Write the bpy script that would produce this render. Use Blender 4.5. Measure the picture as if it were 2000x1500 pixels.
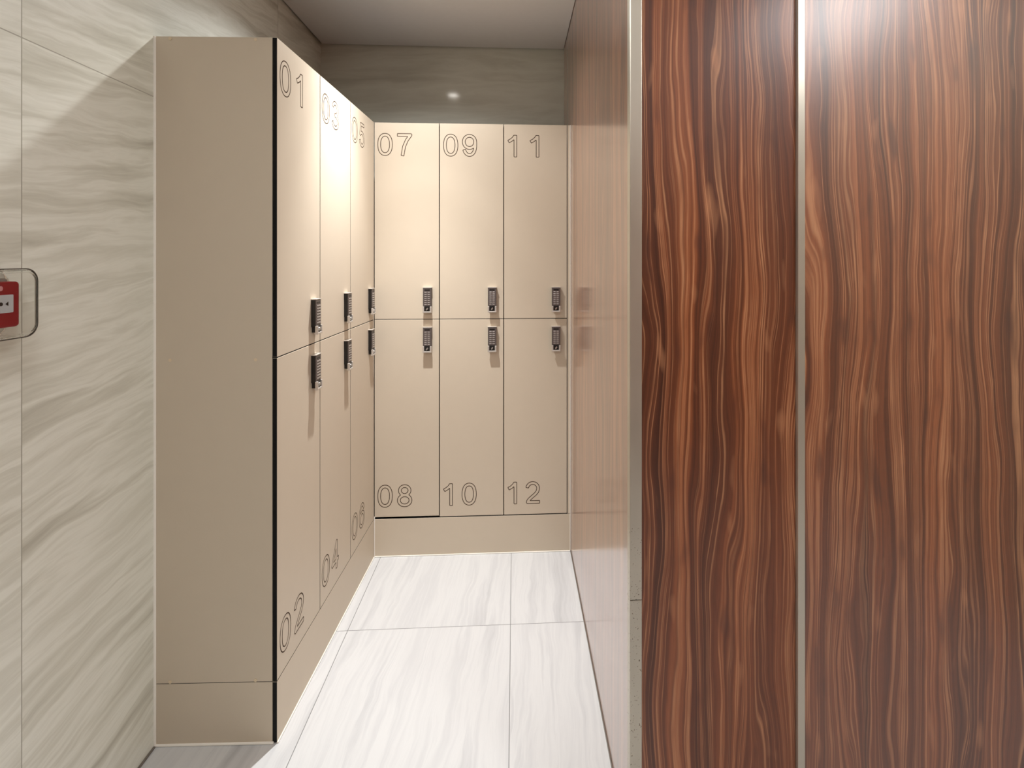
import bpy, bmesh, math, random
import numpy as np
from mathutils import Vector, Matrix

for o in list(bpy.data.objects):
    bpy.data.objects.remove(o)
sc = bpy.context.scene
COL = sc.collection

# ------------------------------------------------------------------ camera
YAW = 3.15
CAM_H = 1.4425
cd = bpy.data.cameras.new('camera')
cam = bpy.data.objects.new('camera', cd)
COL.objects.link(cam)
cam.location = (0, 0, CAM_H)
cam.rotation_euler = (math.radians(90), 0, math.radians(-YAW))
cd.sensor_width = 36
cd.lens = 18.0
cd.shift_x = -0.03
cd.shift_y = -0.1225
cd.clip_start = 0.02
sc.camera = cam

# ------------------------------------------------------------------ world, exposure
w = bpy.data.worlds.new('world')
sc.world = w
w.use_nodes = True
w.node_tree.nodes['Background'].inputs[0].default_value = (1, .97, .93, 1)
w.node_tree.nodes['Background'].inputs[1].default_value = 0.05
sc.view_settings.view_transform = 'Standard'
sc.view_settings.look = 'None'
sc.view_settings.exposure = 0.0
sc.view_settings.gamma = 1.0
sc.view_settings.use_curve_mapping = False

# downlight: x, y, [(watts, beam angle, blend) of its narrow reflector beam and of its wide spill], colour
LIGHTS = [(-0.44, 2.04, [(150.0, 60, 1.0), (36.0, 88, .9), (15.0, 74, .4), (34.0, 144, .7)], (0.985, 0.985, 0.985))]
# added unseen fill panels over the space in front: x, y, size x, size y, watts
FILL_PANELS = [(-0.10, 0.05, .60, .60, 10.5), (1.45, 0.10, .60, .60, 18.0)]

# ------------------------------------------------------------------ room numbers (metres)
CEIL = 2.62
LX = -1.063          # left wall
RX = 0.2775          # alcove right wall
BY = 2.879           # back wall
FY = 1.211           # plane of the wood-clad wall facing the camera
EX = 1.95            # far right wall
NY = -0.95           # wall behind the camera
H = 2.10             # locker height
DW = 0.312           # locker width
Z0, Z1 = 0.185, 1.148
BX0, BYF = -0.677, 2.514     # back bank: left end, front face
LB = (-0.705, 1.564)         # left bank: near corner of its front face
LROT = math.pi / 2 - math.atan2(.028, .95)


# ------------------------------------------------------------------ node helpers
class NT:
    def __init__(s, name):
        s.m = bpy.data.materials.new(name)
        s.m.use_nodes = True
        s.t = s.m.node_tree
        s.t.nodes.clear()
        s.out = s.t.nodes.new('ShaderNodeOutputMaterial')
        s.b = s.t.nodes.new('ShaderNodeBsdfPrincipled')
        s.t.links.new(s.b.outputs[0], s.out.inputs[0])

    def put(s, sock, v):
        if isinstance(v, (int, float, tuple, list)):
            if isinstance(v, (tuple, list)) and len(v) == 3 and sock.type == 'RGBA':
                v = (*v, 1)
            sock.default_value = v
        else:
            s.t.links.new(v, sock)

    def math(s, op, a, b=0.0, c=None, clamp=False):
        n = s.t.nodes.new('ShaderNodeMath')
        n.operation = op
        n.use_clamp = clamp
        s.put(n.inputs[0], a)
        s.put(n.inputs[1], b)
        if c is not None:
            s.put(n.inputs[2], c)
        return n.outputs[0]

    def xyz(s):
        tc = s.t.nodes.new('ShaderNodeTexCoord')
        n = s.t.nodes.new('ShaderNodeSeparateXYZ')
        s.t.links.new(tc.outputs['Object'], n.inputs[0])
        return n.outputs[0], n.outputs[1], n.outputs[2]

    def vec(s, x, y, z=0.0):
        n = s.t.nodes.new('ShaderNodeCombineXYZ')
        s.put(n.inputs[0], x)
        s.put(n.inputs[1], y)
        s.put(n.inputs[2], z)
        return n.outputs[0]

    def noise(s, v, scale=1.0, detail=2.0, rough=.5, dist=0.0):
        n = s.t.nodes.new('ShaderNodeTexNoise')
        s.put(n.inputs['Vector'], v)
        n.inputs['Scale'].default_value = scale
        n.inputs['Detail'].default_value = detail
        n.inputs['Roughness'].default_value = rough
        n.inputs['Distortion'].default_value = dist
        return n.outputs[0]

    def ramp(s, f, stops, interp='LINEAR'):
        n = s.t.nodes.new('ShaderNodeValToRGB')
        n.color_ramp.interpolation = interp
        e = n.color_ramp.elements
        while len(e) < len(stops):
            e.new(.5)
        for el, (p, c) in zip(e, stops):
            el.position = p
            el.color = (*c, 1) if len(c) == 3 else c
        s.put(n.inputs[0], f)
        return n.outputs[0]

    def mix(s, f, a, b, mode='MIX'):
        n = s.t.nodes.new('ShaderNodeMix')
        n.data_type = 'RGBA'
        n.blend_type = mode
        s.put(n.inputs[0], f)
        s.put(n.inputs[6], a)
        s.put(n.inputs[7], b)
        return n.outputs[2]

    def bump(s, h, strength=.2, dist=.001):
        n = s.t.nodes.new('ShaderNodeBump')
        n.inputs['Strength'].default_value = strength
        n.inputs['Distance'].default_value = dist
        s.put(n.inputs['Height'], h)
        s.t.links.new(n.outputs[0], s.b.inputs['Normal'])

    def set(s, **k):
        names = {'color': 'Base Color', 'rough': 'Roughness', 'metal': 'Metallic', 'coat': 'Coat Weight',
                 'coat_rough': 'Coat Roughness', 'spec': 'Specular IOR Level', 'trans': 'Transmission Weight',
                 'ior': 'IOR', 'emit': 'Emission Color', 'estr': 'Emission Strength', 'alpha': 'Alpha'}
        for a, v in k.items():
            s.put(s.b.inputs[names[a]], v)
        return s.m


def srgb(r, g, b):
    return tuple(((c / 255) / 12.92 if c / 255 <= .04045 else ((c / 255 + .055) / 1.055) ** 2.4) for c in (r, g, b))


def wood(name, axis, seed, rough=.3, coat=.5, coat_rough=.25, coat_ior=1.6, pale=0.0):
    """walnut laminate: u runs across the grain, z along it"""
    t = NT(name)
    x, y, z = t.xyz()
    u = x if axis == 'x' else y
    mul, add, sub = (lambda a, b: t.math('MULTIPLY', a, b)), (lambda a, b: t.math('ADD', a, b)), (lambda a, b: t.math('SUBTRACT', a, b))
    n1 = t.noise(t.vec(mul(u, 5.0), mul(z, 1.15), seed), 1, 1, .4)
    n2 = t.noise(t.vec(mul(u, 13.0), mul(z, 2.6), seed + 9), 1, 1, .45)
    n3 = t.noise(t.vec(mul(u, 30.0), mul(z, 7.0), seed + 5), 1, 1, .45)
    f = add(u, mul(sub(n1, .5), .115))
    f = add(f, mul(sub(n2, .5), .042))
    f = add(f, mul(sub(n3, .5), .0090))
    g1 = t.noise(t.vec(mul(f, 46.0), mul(z, .15), seed), 1, 1.5, .5)      # broad growth bands
    g4 = t.noise(t.vec(mul(f, 150.0), mul(z, .35), seed + 7), 1, 2, .55)  # narrow lines between them
    g2 = t.noise(t.vec(mul(f, 14.0), mul(z, .3), seed + 4), 1, 1, .5)     # slow change of tone
    g3 = t.noise(t.vec(mul(u, 700.0), mul(z, 22), seed), 1, 2, .6)        # pores
    bl = t.noise(t.vec(mul(u, 24.0), mul(z, 6.0), seed + 2), 1, 1, .5)    # figure
    c = t.ramp(g2, [(.30, srgb(110, 60, 36)), (.48, srgb(138, 76, 44)), (.68, srgb(164, 94, 55))])
    c = t.mix(1.0, c, t.ramp(g1, [(.30, (.42, .38, .37)), (.42, (.72, .68, .66)), (.52, (1, 1, 1))]), 'MULTIPLY')
    c = t.mix(.75, c, t.ramp(g4, [(.32, (.50, .46, .45)), (.48, (.95, .95, .95)), (.60, (1.08, 1.08, 1.08))]), 'MULTIPLY')
    l1 = t.math('SUBTRACT', 1.0, mul(t.math('ABSOLUTE', sub(g1, .555)), 34.0), clamp=True)
    l2 = t.math('SUBTRACT', 1.0, mul(t.math('ABSOLUTE', sub(g1, .665)), 24.0), clamp=True)
    l3 = t.math('SUBTRACT', 1.0, mul(t.math('ABSOLUTE', sub(g4, .60)), 18.0), clamp=True)
    ln = t.math('MAXIMUM', t.math('MAXIMUM', l1, l2), mul(l3, .55))
    ln = mul(ln, t.ramp(bl, [(.30, (.35, .35, .35)), (.60, (1, 1, 1))]))
    c = t.mix(mul(ln, .62), c, srgb(226, 164, 118))
    c = t.mix(mul(t.ramp(bl, [(.66, (0, 0, 0)), (.80, (1, 1, 1))]), .5), c, srgb(216, 150, 106))
    c = t.mix(mul(t.ramp(bl, [(.24, (1, 1, 1)), (.36, (0, 0, 0))]), .5), c, srgb(72, 38, 30))
    c = t.mix(.6, c, t.ramp(g3, [(.3, (.72, .71, .70)), (.6, (1, 1, 1))]), 'MULTIPLY')
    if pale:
        c = t.mix(pale, c, srgb(196, 166, 148))  # pale mix paints a reflection wash into the wood colour
    t.bump(g3, .05, .0005)
    t.b.inputs['Coat IOR'].default_value = coat_ior
    return t.set(color=c, rough=rough, coat=coat, coat_rough=coat_rough)


def stone(name, uax, vax, pale, mid, dark, tilt, seams, rough, seed=0.0, contrast=1.0, su=1.6, sv=16.0, spec=.5, line_k=.85):
    """veins run along uax; seams = [(axis, offset, period)]"""
    t = NT(name)
    ax = dict(zip('xyz', t.xyz()))
    u, v = ax[uax], ax[vax]
    off = seed
    line = None
    for a, o, p in seams:
        r = t.math('DIVIDE', t.math('SUBTRACT', ax[a], o), p)
        idx = t.math('FLOOR', r)
        off = t.math('ADD', t.math('MULTIPLY', idx, 3.17), off)
        d = t.math('MULTIPLY', t.math('PINGPONG', r, .5), p)
        d = t.math('LESS_THAN', t.math('ABSOLUTE', d), .0013)
        line = d if line is None else t.math('MAXIMUM', line, d)
    vv = t.math('SUBTRACT', v, t.math('MULTIPLY', u, tilt))
    warp = t.noise(t.vec(t.math('MULTIPLY', u, 3.0), t.math('MULTIPLY', v, 5.0), off), 1, 3, .6)
    vv = t.math('ADD', vv, t.math('MULTIPLY', t.math('SUBTRACT', warp, .5), .07))
    a = t.noise(t.vec(t.math('MULTIPLY', u, su), t.math('MULTIPLY', vv, sv), off), 1, 6, .62, .4)
    b = t.noise(t.vec(t.math('MULTIPLY', u, su * .6), t.math('MULTIPLY', vv, sv * .35), off), 1, 3, .5, .3)
    k = t.math('ADD', t.math('MULTIPLY', a, .6), t.math('MULTIPLY', b, .4))
    k = t.math('ADD', t.math('MULTIPLY', t.math('SUBTRACT', k, .5), contrast), .5)
    c = t.ramp(k, [(.30, dark), (.43, mid), (.50, pale), (.60, mid), (.66, pale)])
    if line is not None:
        c = t.mix(line, c, tuple(q * line_k for q in dark))
    return t.set(color=c, rough=rough, spec=spec)


def plain(name, col, rough=.5, metal=0.0, coat=0.0, nz=0.0, nscale=40, **k):
    t = NT(name)
    c = col
    if nz:
        x, y, z = t.xyz()
        n = t.noise(t.vec(x, y, z), nscale, 3)
        c = t.mix(n, tuple(q * (1 - nz) for q in col), tuple(min(1, q * (1 + nz)) for q in col))
    return t.set(color=c, rough=rough, metal=metal, coat=coat, **k)


def speckled_metal(name):
    t = NT(name)
    x, y, z = t.xyz()
    n = t.noise(t.vec(x, y, z), 260, 2)
    low = t.math('LESS_THAN', z, .80)
    m = t.math('MULTIPLY', t.math('GREATER_THAN', n, .68), low)
    br = t.noise(t.vec(t.math('MULTIPLY', x, 10), y, t.math('MULTIPLY', z, 3)), 1, 3)
    c = t.mix(br, srgb(186, 180, 166), srgb(224, 218, 204))
    c = t.mix(m, c, srgb(120, 105, 85))
    return t.set(color=c, rough=.38, metal=.75)


LAM = srgb(212, 199, 179)
M = {
    'wood_side_sheen': wood('walnut_laminate_side_sheen_tint', 'y', 3.0, .34, 1.0, .15, 2.0, .30),  # same walnut, with grazing reflection haze mixed into its colour
    'wood_a': wood('walnut_laminate_a', 'x', 11.0, .45, .45, .28, 1.55),
    'wood_b': wood('walnut_laminate_b', 'x', 27.0, .42, 1.0, .34, 1.75),
    'stone_left': stone('stone_tile_left', 'y', 'z', srgb(244, 245, 234), srgb(226, 226, 213), srgb(194, 192, 178), .13,
                        [('y', 1.166, 1.2), ('z', 1.92, 3.0)], .25, 2.0, 1.25, 1.3, 15),
    'stone_back': stone('stone_tile_back', 'x', 'z', srgb(224, 226, 214), srgb(212, 213, 200), srgb(188, 188, 174), .02,
                        [], .10, 7.0, 1.0, 1.2, 10),
    'stone_far': stone('stone_tile_far', 'y', 'z', srgb(206, 203, 186), srgb(188, 184, 166), srgb(158, 152, 134), .05,
                       [('z', 1.92, 3.0)], .3, 5.0, 1.1, 1.6, 13),
    'floor': stone('floor_tile', 'y', 'x', srgb(216, 217, 217), srgb(206, 207, 208), srgb(187, 188, 189), .06,
                   [('x', -.016, .63), ('y', 2.023, 1.2)], .28, 1.0, 1.15, 1.0, 20, .5, .5),
    'ceiling': plain('ceiling_paint', srgb(245, 243, 240), .9, nz=.02),
    'laminate': plain('beige_laminate', LAM, .5, spec=.3, nz=.015, nscale=18),
    'core': plain('black_core', (.004, .004, .004), .6, spec=.2),
    'groove': plain('engraved_groove', srgb(74, 58, 46), .95, spec=.05),
    'metal': speckled_metal('satin_metal'),
    'metal_b': plain('brushed_metal', srgb(214, 208, 194), .32, .7, nz=.05, nscale=8),
    'sealant': plain('white_sealant', srgb(250, 246, 236), .5),
    'grey_sealant': plain('grey_sealant', srgb(120, 112, 104), .6),
    'cap': plain('cream_plastic', srgb(226, 208, 178), .45),
    'lock': plain('gunmetal', srgb(112, 104, 102), .42, .55),
    'lock_dark': plain('black_plastic', (.01, .009, .009), .35),
    'lock_btn': plain('steel_button', srgb(205, 200, 196), .28, .6),
    'lock_cap': plain('silver_cap', srgb(214, 208, 200), .35, .5),
    'steel': plain('steel', srgb(210, 208, 204), .3, .9),
    'red': plain('red_plastic', srgb(158, 0, 24), .45),
    'grey': plain('grey_plastic', srgb(150, 146, 138), .5),
    'white': plain('white_plastic', srgb(226, 230, 234), .45),
    'pink': plain('pink_print', srgb(236, 170, 176), .5),
    'rim': plain('dark_rim', srgb(74, 66, 56), .4),
    'clear': plain('clear_cover', (.96, .96, .95), .03, trans=1.0, ior=1.25),
    'lens': plain('lamp_lens', (1, 1, 1), .4, emit=(1, .95, .88), estr=30.0),
    'panel': plain('fill_panel_diffuser', (.9, .9, .88), .5, emit=(.98, .99, 1), estr=2.0),  # glowing face of the added fill panels
    'lamp_white': plain('lamp_ring', srgb(235, 235, 232), .4),
    'dim': plain('plenum_dark', (.03, .03, .03), .9),
}


# ------------------------------------------------------------------ mesh helpers
def finish(name, bm, mats, parent=None, smooth=False):
    me = bpy.data.meshes.new(name)
    bmesh.ops.recalc_face_normals(bm, faces=bm.faces)
    bm.to_mesh(me)
    bm.free()
    for m in (mats if isinstance(mats, (list, tuple)) else [mats]):
        me.materials.append(M[m])
    if smooth:
        for p in me.polygons:
            p.use_smooth = True
    o = bpy.data.objects.new(name, me)
    COL.objects.link(o)
    if parent:
        o.parent = parent
    return o


def box(bm, x0, x1, y0, y1, z0, z1, bevel=0.0, mi=0, seg=2):
    vs = [bm.verts.new(p) for p in ((x0, y0, z0), (x1, y0, z0), (x1, y1, z0), (x0, y1, z0),
                                    (x0, y0, z1), (x1, y0, z1), (x1, y1, z1), (x0, y1, z1))]
    fs = [bm.faces.new([vs[i] for i in q]) for q in
          ((0, 3, 2, 1), (4, 5, 6, 7), (0, 1, 5, 4), (1, 2, 6, 5), (2, 3, 7, 6), (3, 0, 4, 7))]
    for f in fs:
        f.material_index = mi
    if bevel:
        es = list({e for f in fs for e in f.edges})
        r = bmesh.ops.bevel(bm, geom=es, offset=bevel, segments=seg, profile=.6, affect='EDGES')
        for f in r['faces']:
            f.material_index = mi
    return fs


def slab(bm, x0, x1, y0, y1, z0, z1, thin, bevel=.0006):
    """compact laminate board: decor on the two big faces (slot 0), black core on its edges (slot 1)"""
    box(bm, x0, x1, y0, y1, z0, z1, bevel, 0, 1)
    k = 'xyz'.index(thin)
    bm.normal_update()
    lo, hi = ((x0, y0, z0)[k], (x1, y1, z1)[k])
    for f in bm.faces:
        if f.tag:
            continue
        f.tag = True
        f.material_index = 0 if abs(f.normal[k]) > .9 else 1


def cyl(bm, c, r, h, axis='z', seg=20, mi=0, r2=None):
    mat = Matrix.Translation(c)
    if axis == 'x':
        mat = mat @ Matrix.Rotation(math.pi / 2, 4, 'Y')
    if axis == 'y':
        mat = mat @ Matrix.Rotation(math.pi / 2, 4, 'X')
    n0 = set(bm.faces)
    bmesh.ops.create_cone(bm, cap_ends=True, segments=seg, radius1=r, radius2=r if r2 is None else r2, depth=h, matrix=mat)
    for f in bm.faces:
        if f not in n0:
            f.material_index = mi


def tube(bm, pts, r, seg=8, closed=False):
    n = len(pts)
    rings = []
    for i, p in enumerate(pts):
        p = Vector(p)
        a = Vector(pts[i - 1]) if (i > 0 or closed) else p
        b = Vector(pts[(i + 1) % n]) if (i < n - 1 or closed) else p
        d = (b - a).normalized()
        up = Vector((0, 0, 1)) if abs(d.z) < .9 else Vector((1, 0, 0))
        s = d.cross(up).normalized()
        q = s.cross(d)
        rings.append([bm.verts.new(p + r * (math.cos(k * 2 * math.pi / seg) * s + math.sin(k * 2 * math.pi / seg) * q))
                      for k in range(seg)])
    m = n if closed else n - 1
    for i in range(m):
        a, b = rings[i], rings[(i + 1) % n]
        best = 0
        if closed and i == n - 1:
            best = min(range(seg), key=lambda s: (a[0].co - b[s].co).length)
        for k in range(seg):
            bm.faces.new((a[k], a[(k + 1) % seg], b[(k + 1 + best) % seg], b[(k + best) % seg]))
    if not closed:
        bm.faces.new(rings[0])
        bm.faces.new(rings[-1])


def empty(name, loc, rz=0.0, label=None, cat=None, group=None):
    o = bpy.data.objects.new(name, None)
    o.empty_display_size = .05
    COL.objects.link(o)
    o.location = loc
    o.rotation_euler = (0, 0, rz)
    if label:
        tag(o, label, cat, group)
    return o


def tag(o, label, cat, group=None):
    o['label'] = label
    o['category'] = cat
    if group:
        o['group'] = group


def struct(name, boxes, mat, bevel=0.0):
    bm = bmesh.new()
    for b in boxes:
        box(bm, *b, bevel)
    o = finish(name, bm, mat)
    o['kind'] = 'structure'
    return o


# ------------------------------------------------------------------ room shell
struct('floor', [(LX, EX, NY, BY, -.05, 0)], 'floor')
T = .06
wl = struct('wall_left', [(LX - T, LX, NY, BY, -.05, 2.75)], 'stone_left')
struct('wall_back', [(LX - T, RX, BY, BY + T, -.05, 2.75)], 'stone_back')
struct('wall_right', [(RX, RX + .02, FY + .012, BY + T, -.05, 2.75)], 'wood_side_sheen')
XA = 0.305          # metal corner profile ends, wood begins
XB = 0.687          # first wood panel ends
XC = 0.706          # metal strip ends
struct('wall_front', [(XA, XB, FY + .007, FY + .04, -.05, 2.75)], 'wood_a')
struct('wall_front_right', [(XC, EX + T, FY, FY + .04, -.05, 2.75)], 'wood_b')
struct('wall_far', [(EX, EX + T, NY, FY, -.05, 2.75)], 'stone_far')
struct('wall_near', [(LX - T, EX + T, NY - T, NY, -.05, 2.75)], 'wood_b')
g = .010
bm = bmesh.new()
box(bm, LX + g, RX - .002, FY, BY - g, CEIL, CEIL + .02)
box(bm, LX + g, EX, NY, FY, CEIL, CEIL + .02)
ceiling = finish('ceiling', bm, 'ceiling')
ceiling['kind'] = 'structure'
struct('ceiling_slab', [(LX - T, EX + T, NY - T, BY + T, 2.75, 2.80)], 'dim')
# metal profile at the free end of the alcove wall: two lengths with a joint
def corner_profile(name, z0, z1):
    bm = bmesh.new()
    box(bm, RX - .0015, XA - .001, FY - .002, FY + .010, z0, z1, .0012)
    box(bm, RX - .0025, RX + .001, FY - .001, FY + .026, z0, z1, .0008)
    o = finish(name, bm, 'metal')
    o['kind'] = 'structure'
corner_profile('trim_1', .627, 2.615)
corner_profile('trim_2', .001, .6255)
struct('trim_3', [(XB + .0008, XC - .0005, FY - .003, FY + .03, .001, 2.615)], 'metal_b', .001)
struct('trim_4', [(RX - .004, RX - .0003, FY + .027, BYF - .001, .0003, .003)], 'grey_sealant', .001)
struct('trim_5', [(LX, LX + .006, NY, 1.57, .0, .005)], 'grey_sealant', .002)


# ------------------------------------------------------------------ digits as outlines
def arc(cx, cy, rx, ry, a0, a1, n=28, p=1.0):
    out = []
    for i in range(n + 1):
        a = math.radians(a0 + (a1 - a0) * i / n)
        c, s = math.cos(a), math.sin(a)
        out.append((cx + rx * math.copysign(abs(c) ** p, c), cy + ry * math.copysign(abs(s) ** p, s)))
    return out


TH = .128
GL = {  # centre lines on a body one unit tall; True = closed
    '0': [(arc(.325, .5, .26, .436, 0, 360, 48, .88), True)],
    '1': [([(.345, 0), (.345, .99)], False), ([(.03, .70), (.15, .765), (.26, .86), (.33, .96)], False)],
    '2': [([(.645, .064), (.10, .064)] + [(.115, .11), (.17, .19), (.30, .305), (.45, .43), (.535, .53)]
           + arc(.325, .69, .25, .246, -15, 172, 22), False)],
    '3': [(arc(.30, .72, .225, .216, 165, -80, 24) + [(.27, .515)], False),
          ([(.25, .52)] + arc(.305, .29, .262, .226, 88, -168, 26), False)],
    '4': [([(.47, 0), (.47, .96), (.07, .31), (.07, .29), (.65, .29)], False)],
    '5': [([(.60, .936), (.19, .936), (.115, .52)] + arc(.315, .33, .262, .266, 138, -165, 26), False)],
    '7': [([(.0, .936), (.585, .936), (.42, .70), (.30, .42), (.225, 0)], False)],
    '8': [(arc(.325, .735, .215, .20, 0, 360, 36), True), (arc(.325, .292, .26, .228, 0, 360, 36), True)],
    '9': [(arc(.325, .66, .26, .276, 0, 360, 36), True),
          (arc(.325, .50, .262, .436, 0, -155, 26, .92), False),
          ([(.587, .66), (.587, .49)], False)],
}
GL['6'] = [([(.65 - x, 1 - y) for x, y in pl], c) for pl, c in GL['9']]


def glyph_contours(ch):
    N = 110
    xs = np.linspace(-.12, .80, N)
    ys = np.linspace(-.12, 1.12, int(N * 1.35))
    X, Y = np.meshgrid(xs, ys)
    D = np.full(X.shape, 9.0)
    for pl, closed in GL[ch]:
        best = np.full(X.shape, 9.0)
        val = np.full(X.shape, 9.0)
        P = list(pl)
        segs = list(zip(P[:-1], P[1:]))
        for i, (a, b) in enumerate(segs):
            ax, ay = a
            bx, by = b
            L2 = (bx - ax) ** 2 + (by - ay) ** 2
            if L2 < 1e-9:
                continue
            L = math.sqrt(L2)
            tt = ((X - ax) * (bx - ax) + (Y - ay) * (by - ay)) / L2
            tc = np.clip(tt, 0, 1)
            d = np.hypot(X - ax - tc * (bx - ax), Y - ay - tc * (by - ay))
            v = d - TH / 2
            perp = np.abs((X - ax) * (by - ay) - (Y - ay) * (bx - ax)) / L
            if not closed and i == 0:
                v = np.where(tt < 0, np.maximum(perp - TH / 2, -tt * L), v)
            if not closed and i == len(segs) - 1:
                v = np.where(tt > 1, np.maximum(perp - TH / 2, (tt - 1) * L), v)
            upd = d < best
            best = np.where(upd, d, best)
            val = np.where(upd, v, val)
        D = np.minimum(D, val)
    # marching squares
    pts = {}
    links = {}

    def ep(i0, j0, i1, j1):
        k = (i0, j0, i1, j1)
        if k not in pts:
            a, b = D[j0, i0], D[j1, i1]
            f = a / (a - b)
            pts[k] = (xs[i0] + f * (xs[i1] - xs[i0]), ys[j0] + f * (ys[j1] - ys[j0]))
        return k
    for j in range(len(ys) - 1):
        for i in range(len(xs) - 1):
            c = [D[j, i] < 0, D[j, i + 1] < 0, D[j + 1, i + 1] < 0, D[j + 1, i] < 0]
            if all(c) or not any(c):
                continue
            e = []
            if c[0] != c[1]:
                e.append(ep(i, j, i + 1, j))
            if c[1] != c[2]:
                e.append(ep(i + 1, j, i + 1, j + 1))
            if c[2] != c[3]:
                e.append(ep(i, j + 1, i + 1, j + 1))
            if c[3] != c[0]:
                e.append(ep(i, j, i, j + 1))
            for q in range(0, len(e) - 1, 2):
                links.setdefault(e[q], []).append(e[q + 1])
                links.setdefault(e[q + 1], []).append(e[q])
    loops = []
    seen = set()
    for k in links:
        if k in seen:
            continue
        lp = [k]
        seen.add(k)
        cur = k
        while True:
            nx = [q for q in links[cur] if q not in seen]
            if not nx:
                break
            cur = nx[0]
            seen.add(cur)
            lp.append(cur)
        P = np.array([pts[q] for q in lp])
        if len(P) < 12:
            continue
        for _ in range(2):
            P = .5 * P + .25 * np.roll(P, 1, 0) + .25 * np.roll(P, -1, 0)
        loops.append(P[::2])
    return loops


GC = {c: glyph_contours(c) for c in '0123456789'}
DH = .107
OFF = {'0': {'': 0}, }
PX = .000535
PLACE = {'07': (32, 207), '08': (32, 207), '09': (37, 207), '10': (37, 204), '11': (38, 241), '12': (38, 200),
         '01': (32, 236), '02': (32, 204), '03': (32, 207), '04': (32, 200), '05': (32, 207), '06': (32, 207)}


def number_mesh(text, x0, zb, parent, yf):
    for ch, off in zip(text, PLACE[text]):
        bm = bmesh.new()
        ox = x0 + off * PX
        for P in GC[ch]:
            n = len(P)
            nxt, prv = np.roll(P, -1, 0), np.roll(P, 1, 0)
            d = nxt - prv
            d /= np.maximum(np.linalg.norm(d, axis=1, keepdims=True), 1e-6)
            nr = np.stack([-d[:, 1], d[:, 0]], 1)
            W = .0016
            A, B, C_ = [], [], []
            for p, q in zip(P, nr):
                px, pz = ox + p[0] * DH, zb + p[1] * DH
                A.append(bm.verts.new((px + q[0] * W, yf, pz + q[1] * W)))
                B.append(bm.verts.new((px, yf - .0004, pz)))
                C_.append(bm.verts.new((px - q[0] * W, yf, pz - q[1] * W)))
            for i in range(n):
                j = (i + 1) % n
                bm.faces.new((A[i], A[j], B[j], B[i]))
                bm.faces.new((B[i], B[j], C_[j], C_[i]))
        finish('numeral', bm, 'groove', parent)


# ------------------------------------------------------------------ keypad lock (built once, copied)
LKW, LKH = .044, .120


def lock_meshes():
    ms = []
    # housing: tapered body, front at -Y; origin at its bottom-left on the door face
    bm = bmesh.new()
    prof = [(0.0, .024), (-.016, .030), (-.0165, .117), (-.014, .120), (0.0, .120)]
    x0, x1 = .002, LKW - .002
    a = [bm.verts.new((x0, y, z)) for y, z in prof]
    b = [bm.verts.new((x1, y, z)) for y, z in prof]
    bm.faces.new(a)
    bm.faces.new(b[::-1])
    for i in range(5):
        j = (i + 1) % 5
        bm.faces.new((a[i], a[j], b[j], b[i]))
    bmesh.ops.bevel(bm, geom=bm.edges[:], offset=.0012, segments=2, affect='EDGES')
    ms.append(('housing', bm, 'lock_dark'))  # black housing also puts the shade of its sides into the colour
    bm = bmesh.new()
    box(bm, .0018, LKW - .0018, -.0176, -.0150, .0310, .1185, .0008)
    ms.append(('keypad_plate', bm, 'lock'))
    bm = bmesh.new()
    box(bm, .0, LKW, -.0185, 0, .1195, .1225, .0008)
    ms.append(('top_cap', bm, 'lock_cap'))
    bm = bmesh.new()
    box(bm, .009, LKW - .009, -.0182, -.0165, .106, .1125, .0006)
    ms.append(('display_window', bm, 'lock_dark'))
    for r in range(7):
        for c in range(2):
            bm = bmesh.new()
            cx = .0145 + c * .015
            z = .0985 - r * .0098
            box(bm, cx - .0056, cx + .0056, -.0190, -.0165, z - .0021, z + .0021, .0007)
            ms.append(('button', bm, 'lock_btn'))
    # lower cap with square recess
    bm = bmesh.new()
    box(bm, .0005, LKW - .0005, -.023, -.012, .0, .007, .002)
    box(bm, .0005, .0085, -.023, -.014, .005, .030, .0018)
    box(bm, LKW - .0085, LKW - .0005, -.023, -.014, .005, .030, .0018)
    ms.append(('lower_cap', bm, 'lock_cap'))
    bm = bmesh.new()
    box(bm, .008, LKW - .008, -.0195, 0, .006, .032, .001)
    ms.append(('keyhole_plate', bm, 'lock_dark'))
    bm = bmesh.new()
    cyl(bm, (0, 0, 0), .0062, .004, 'y', 20)
    bmesh.ops.scale(bm, vec=(.62, 1, 1.15), verts=bm.verts)
    bmesh.ops.rotate(bm, cent=(0, 0, 0), matrix=Matrix.Rotation(math.radians(38), 3, 'Y'), verts=bm.verts)
    bmesh.ops.translate(bm, vec=(LKW / 2, -.0208, .018), verts=bm.verts)
    ms.append(('key_cylinder', bm, 'steel'))
    return ms


def build_lock(parent):
    root = None
    for n, bm, m in lock_meshes():
        if root is None:
            root = finish('keypad_lock', bm, m, parent)
        else:
            finish(n, bm, m, root)
    return root


def copy_lock(src, parent):
    c = src.copy()
    COL.objects.link(c)
    c.parent = parent
    for ch in src.children:
        d = ch.copy()
        COL.objects.link(d)
        d.parent = c
    return c


LOCK0 = None
DT = .0135      # board thickness


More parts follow.
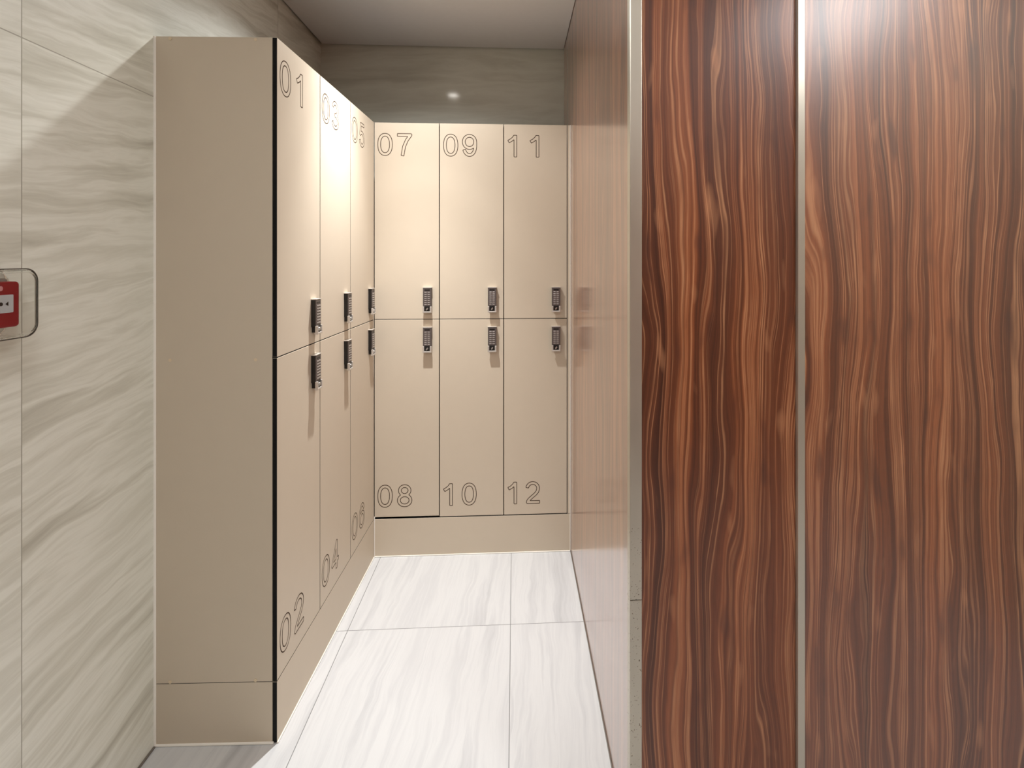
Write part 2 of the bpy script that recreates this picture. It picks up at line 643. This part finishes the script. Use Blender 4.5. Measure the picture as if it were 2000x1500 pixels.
def locker(loc, rz, up, low, label, group, inset=0.0, width=DW, lift=0.0):
    global LOCK0
    t = empty('locker', loc, rz, label, 'locker', group)
    G = .0020
    x0, x1 = (0.0 if inset else G), width - G
    # carcass of boards
    cx0, cx1 = inset + .0004, width - .0004
    yb = .345
    bm = bmesh.new()
    y0 = DT + .0015
    box(bm, cx0, cx0 + .012, y0, yb, .19, 2.094)
    box(bm, cx1 - .012, cx1, y0, yb, .19, 2.094)
    for z in (.19, Z1 - .006, 2.082):
        box(bm, cx0 + .012, cx1 - .012, y0, yb, z, z + .012)
    box(bm, cx0 + .012, cx1 - .012, yb - .008, yb, .202, 2.082)
    finish('carcass', bm, 'core', t)
    for text, za, zb_, zn in ((up, Z1 + .0016, H, H - .052 - DH), (low, Z0 + .0016 + lift, Z1 - .0016, Z0 + .055)):
        bm = bmesh.new()
        slab(bm, x0, x1, 0, DT, za, zb_, 'y')
        d = finish('door', bm, ['laminate', 'core'], t)
        number_mesh(text, 0.0, zn, d, -.0002)
        bm = bmesh.new()
        bm.free()
        for hz in (za + .045, zb_ - .045):
            bm = bmesh.new()
            box(bm, x0 + .014, x0 + .05, DT, DT + .0013, hz - .02, hz + .02, .0004)
            finish('hinge', bm, 'steel', d)
    for zl in (1.181, .989):
        if LOCK0 is None:
            LOCK0 = build_lock(t)
            L = LOCK0
        else:
            L = copy_lock(LOCK0, t)
        L.location = (width - .034 - LKW, 0, zl)
    return t


GA, GB = 'lockers along the left wall', 'lockers along the back wall'
wl_ = (.95 - .014) / 3
lab = {
    0: ('01', '02', 'beige locker column numbered 01 over 02, nearest the camera'),
    1: ('03', '04', 'beige locker column numbered 03 over 04, middle of the left bank'),
    2: ('05', '06', 'beige locker column numbered 05 over 06, in the inner corner'),
}
dirx = Vector((math.cos(LROT), math.sin(LROT)))
for i in range(3):
    p = Vector(LB) + dirx * wl_ * i
    locker((p.x, p.y, 0), LROT, lab[i][0], lab[i][1], lab[i][2], GA, inset=DT if i == 0 else 0.0, width=wl_)
for i, (a, b, l) in enumerate((('07', '08', 'beige locker column numbered 07 over 08, left of the back row'),
                               ('09', '10', 'beige locker column numbered 09 over 10, centre of the back row'),
                               ('11', '12', 'beige locker column numbered 11 over 12, beside the wood wall'))):
    locker((BX0 + i * DW, BYF, 0), 0, a, b, l, GB, lift=(.006 if i == 0 else .0015))

# end panel that closes the left bank towards the camera
ep = empty('end_panel', (LB[0], LB[1], 0), LROT,
           'tall plain beige side panel closing the left locker bank, with small round caps', 'panel')
PD = .3565
bm = bmesh.new()
slab(bm, 0, DT - .0003, DT + .001, PD, Z0, H, 'x')
up_ = finish('upper_panel', bm, ['laminate', 'core'], ep)
bm = bmesh.new()
slab(bm, .0008, DT - .0003, DT + .001, PD, .004, Z0 - .0022, 'x')
finish('lower_panel', bm, ['laminate', 'core'], ep)
# local +Y runs to the wall; caps at measured depths
for yy in (.063, .312):
    for zz in (H - .007, 1.142, Z0 + .005):
        bm = bmesh.new()
        cyl(bm, (-.0006, yy, zz), .0048, .0016, 'x', 18, r2=.0040)
        finish('screw_cap', bm, 'cap', up_)
bm = bmesh.new()
tube(bm, [(-.001, PD + .0005, z) for z in (.003, .5, 1.0, 1.5, H - .001)], .0042, 8)
tube(bm, [(-.001, y, .0035) for y in (PD, .25, .12, .01)], .0036, 8)
finish('sealant_bead', bm, 'sealant', ep)

# plinths
pl = empty('plinth_board', (LB[0], LB[1], 0), LROT, 'long beige kickboard under lockers 02, 04 and 06', 'kickboard')
bm = bmesh.new()
slab(bm, 0, .948, 0, DT, .004, Z0 - .0016, 'y')
finish('board', bm, ['laminate', 'core'], pl)
bm = bmesh.new()
tube(bm, [(x, -.001, .0025) for x in (.0, .3, .6, .945)], .0028, 8)
finish('sealant_bead', bm, 'sealant', pl)
pl = empty('plinth_board', (BX0, BYF, 0), 0, 'short beige kickboard under lockers 08, 10 and 12', 'kickboard')
bm = bmesh.new()
slab(bm, .001, RX - BX0 - .0035, 0, DT, .004, Z0 - .0016, 'y')
finish('board', bm, ['laminate', 'core'], pl)
bm = bmesh.new()
tube(bm, [(x, -.001, .0025) for x in (.001, .4, RX - BX0 - .004)], .0028, 8)
tube(bm, [(.002, -.0012, z) for z in (.004, .1, Z0 + .01)], .0022, 8)
finish('sealant_bead', bm, 'sealant', pl)
# strips filling the ends of the banks
fp = empty('filler_strip', (BX0 + 3 * DW, BYF, 0), 0, 'narrow beige filler strip between locker 11 and the wood wall', 'filler strip')
bm = bmesh.new()
slab(bm, .0016, RX - BX0 - 3 * DW - .004, 0, DT, Z0 + .0005, H, 'y')
finish('board', bm, ['laminate', 'core'], fp)
bm = bmesh.new()
tube(bm, [(RX - BX0 - 3 * DW - .0028, -.001, z) for z in (.004, 1, H)], .0022, 8)
finish('sealant_bead', bm, 'sealant', fp)
e3 = Vector(LB) + dirx * wl_ * 3
fp = empty('filler_strip', (e3.x, e3.y, 0), LROT, 'thin beige filler strip in the corner between lockers 05 and 07', 'filler strip')
bm = bmesh.new()
slab(bm, .001, .0115, 0, DT, Z0 + .0005, H, 'y')
finish('board', bm, ['laminate', 'core'], fp)


# ------------------------------------------------------------------ fire alarm call point on the left wall
def rrect(w_, h_, r, n=6):
    out = []
    for cx, cy, a0 in ((w_ / 2 - r, h_ / 2 - r, 0), (-w_ / 2 + r, h_ / 2 - r, 90), (-w_ / 2 + r, -h_ / 2 + r, 180), (w_ / 2 - r, -h_ / 2 + r, 270)):
        for i in range(n + 1):
            a = math.radians(a0 + 90 * i / n)
            out.append((cx + r * math.cos(a), cy + r * math.sin(a)))
    return out


def rplate(bm, x0, x1, cy, cz, w_, h_, r, edge=.0):
    """rounded block, its outline in the y-z plane, from x0 to x1"""
    rings = []
    steps = [(x0, 0), (x1 - edge, 0)] + ([(x1 - edge * .3, edge * .3), (x1, edge)] if edge else [])
    for x, ins in steps:
        rings.append([bm.verts.new((x, cy + a, cz + b)) for a, b in rrect(w_ - 2 * ins, h_ - 2 * ins, max(r - ins, .0008))])
    n = len(rings[0])
    for a, b in zip(rings[:-1], rings[1:]):
        for i in range(n):
            bm.faces.new((a[i], a[(i + 1) % n], b[(i + 1) % n], b[i]))
    bm.faces.new(rings[0][::-1])
    bm.faces.new(rings[-1])


CY, CZ = 1.064, 1.352
cp = empty('fire_call_point', (LX, CY, CZ), 0, 'red fire alarm call point under a clear lift-up cover on the stone wall', 'fire alarm')
bm = bmesh.new()
rplate(bm, .0005, .020, 0, 0, .096, .100, .006)
finish('back_box', bm, 'grey', cp)
bm = bmesh.new()
rplate(bm, .0202, .048, 0, -.002, .090, .092, .007, .004)
body = finish('body', bm, 'red', cp)
bm = bmesh.new()
rplate(bm, .0478, .0492, .001, 0, .058, .036, .002)
plate = finish('press_plate', bm, 'white', cp)
bm = bmesh.new()
cyl(bm, (.0496, .004, 0), .0038, .001, 'x', 16)
for s in (-1, 1):
    vs = [bm.verts.new((.0498, .004 + s * a, b)) for a, b in ((.009, 0), (.015, .0045), (.015, -.0045))]
    bm.faces.new(vs)
finish('symbol', bm, 'lock_dark', plate)
bm = bmesh.new()
rplate(bm, .0478, .0487, .004, .031, .010, .010, .004)
rplate(bm, .0478, .0487, -.012, .030, .012, .008, .003)
finish('printed_mark', bm, 'pink', body)
bm = bmesh.new()
# clear cover: walled shell, open towards the wall
def shell_ring(x, ins, r=.026):
    return [bm.verts.new((x, a, b)) for a, b in rrect(.134 - 2 * ins, .140 - 2 * ins, r - ins, 8)]
outer = [shell_ring(.002, 0), shell_ring(.060, 0), shell_ring(.0655, .002), shell_ring(.068, .007)]
inner = [shell_ring(.002, .0025), shell_ring(.059, .0025), shell_ring(.0635, .0045), shell_ring(.0655, .009)]
for R in (outer, inner):
    n = len(R[0])
    for a, b in zip(R[:-1], R[1:]):
        for i in range(n):
            bm.faces.new((a[i], a[(i + 1) % n], b[(i + 1) % n], b[i]))
bm.faces.new(outer[-1])
bm.faces.new(inner[-1])
for i in range(n):
    bm.faces.new((outer[0][i], outer[0][(i + 1) % n], inner[0][(i + 1) % n], inner[0][i]))
cover = finish('cover', bm, 'clear', cp, smooth=False)
bm = bmesh.new()
tube(bm, [(.0640, a, b) for a, b in rrect(.1335, .1395, .0258, 8)], .0011, 6, closed=True)
finish('cover_rim', bm, 'rim', cover)


# ------------------------------------------------------------------ ceiling downlights, added fill panels
def downlight(x, y, beams, col, label):
    t = empty('downlight', (x, y, CEIL), 0, label, 'ceiling light', 'recessed downlights')
    bm = bmesh.new()
    n = 40
    prof = [(.048, .004), (.048, -.002), (.044, -.004), (.037, -.003), (.034, .0), (.030, .012)]
    rg = [[bm.verts.new((r * math.cos(2 * math.pi * k / n), r * math.sin(2 * math.pi * k / n), z - .0015)) for k in range(n)] for r, z in prof]
    for a, b in zip(rg[:-1], rg[1:]):
        for k in range(n):
            bm.faces.new((a[k], a[(k + 1) % n], b[(k + 1) % n], b[k]))
    finish('bezel', bm, 'lamp_white', t, smooth=True)
    bm = bmesh.new()
    cyl(bm, (0, 0, -.0015), .0335, .0012, 'z', 40)
    finish('lens', bm, 'lens', t)
    for k, (watts, ang, blend) in enumerate(beams):
        ld = bpy.data.lights.new('lamp', 'SPOT')
        ld.energy = watts
        ld.spot_size = math.radians(ang)
        ld.spot_blend = blend
        ld.shadow_soft_size = .018
        ld.color = col
        lo = bpy.data.objects.new('lamp', ld)
        COL.objects.link(lo)
        lo.parent = t
        lo.location = (0, 0, -.022)


def fill_panel(x, y, sx, sy, watts, label):  # unseen lamp added for soft ambient fill
    t = empty('fill_panel', (x, y, CEIL), 0, label, 'ceiling light', 'added fill light panels')
    bm = bmesh.new()
    e = .014
    box(bm, -sx / 2 - e, sx / 2 + e, -sy / 2 - e, -sy / 2, -.012, -.0005, .001)
    box(bm, -sx / 2 - e, sx / 2 + e, sy / 2, sy / 2 + e, -.012, -.0005, .001)
    box(bm, -sx / 2 - e, -sx / 2, -sy / 2, sy / 2, -.012, -.0005, .001)
    box(bm, sx / 2, sx / 2 + e, -sy / 2, sy / 2, -.012, -.0005, .001)
    finish('frame', bm, 'lamp_white', t)
    bm = bmesh.new()
    box(bm, -sx / 2, sx / 2, -sy / 2, sy / 2, -.008, -.001)
    finish('diffuser', bm, 'panel', t)
    ld = bpy.data.lights.new('lamp', 'AREA')
    ld.shape = 'RECTANGLE'
    ld.size, ld.size_y = sx * .96, sy * .96
    ld.energy = watts
    ld.color = (.97, .985, 1.0)
    lo = bpy.data.objects.new('lamp', ld)
    COL.objects.link(lo)
    lo.parent = t
    lo.location = (0, 0, -.0125)


for L in LIGHTS:
    downlight(*L, 'recessed downlight in the ceiling above the locker aisle')
for L, l in zip(FILL_PANELS, ('added unseen fill light panel in front of the side panel',
                         'added unseen fill light panel in front of the wood wall')):
    fill_panel(*L, l)
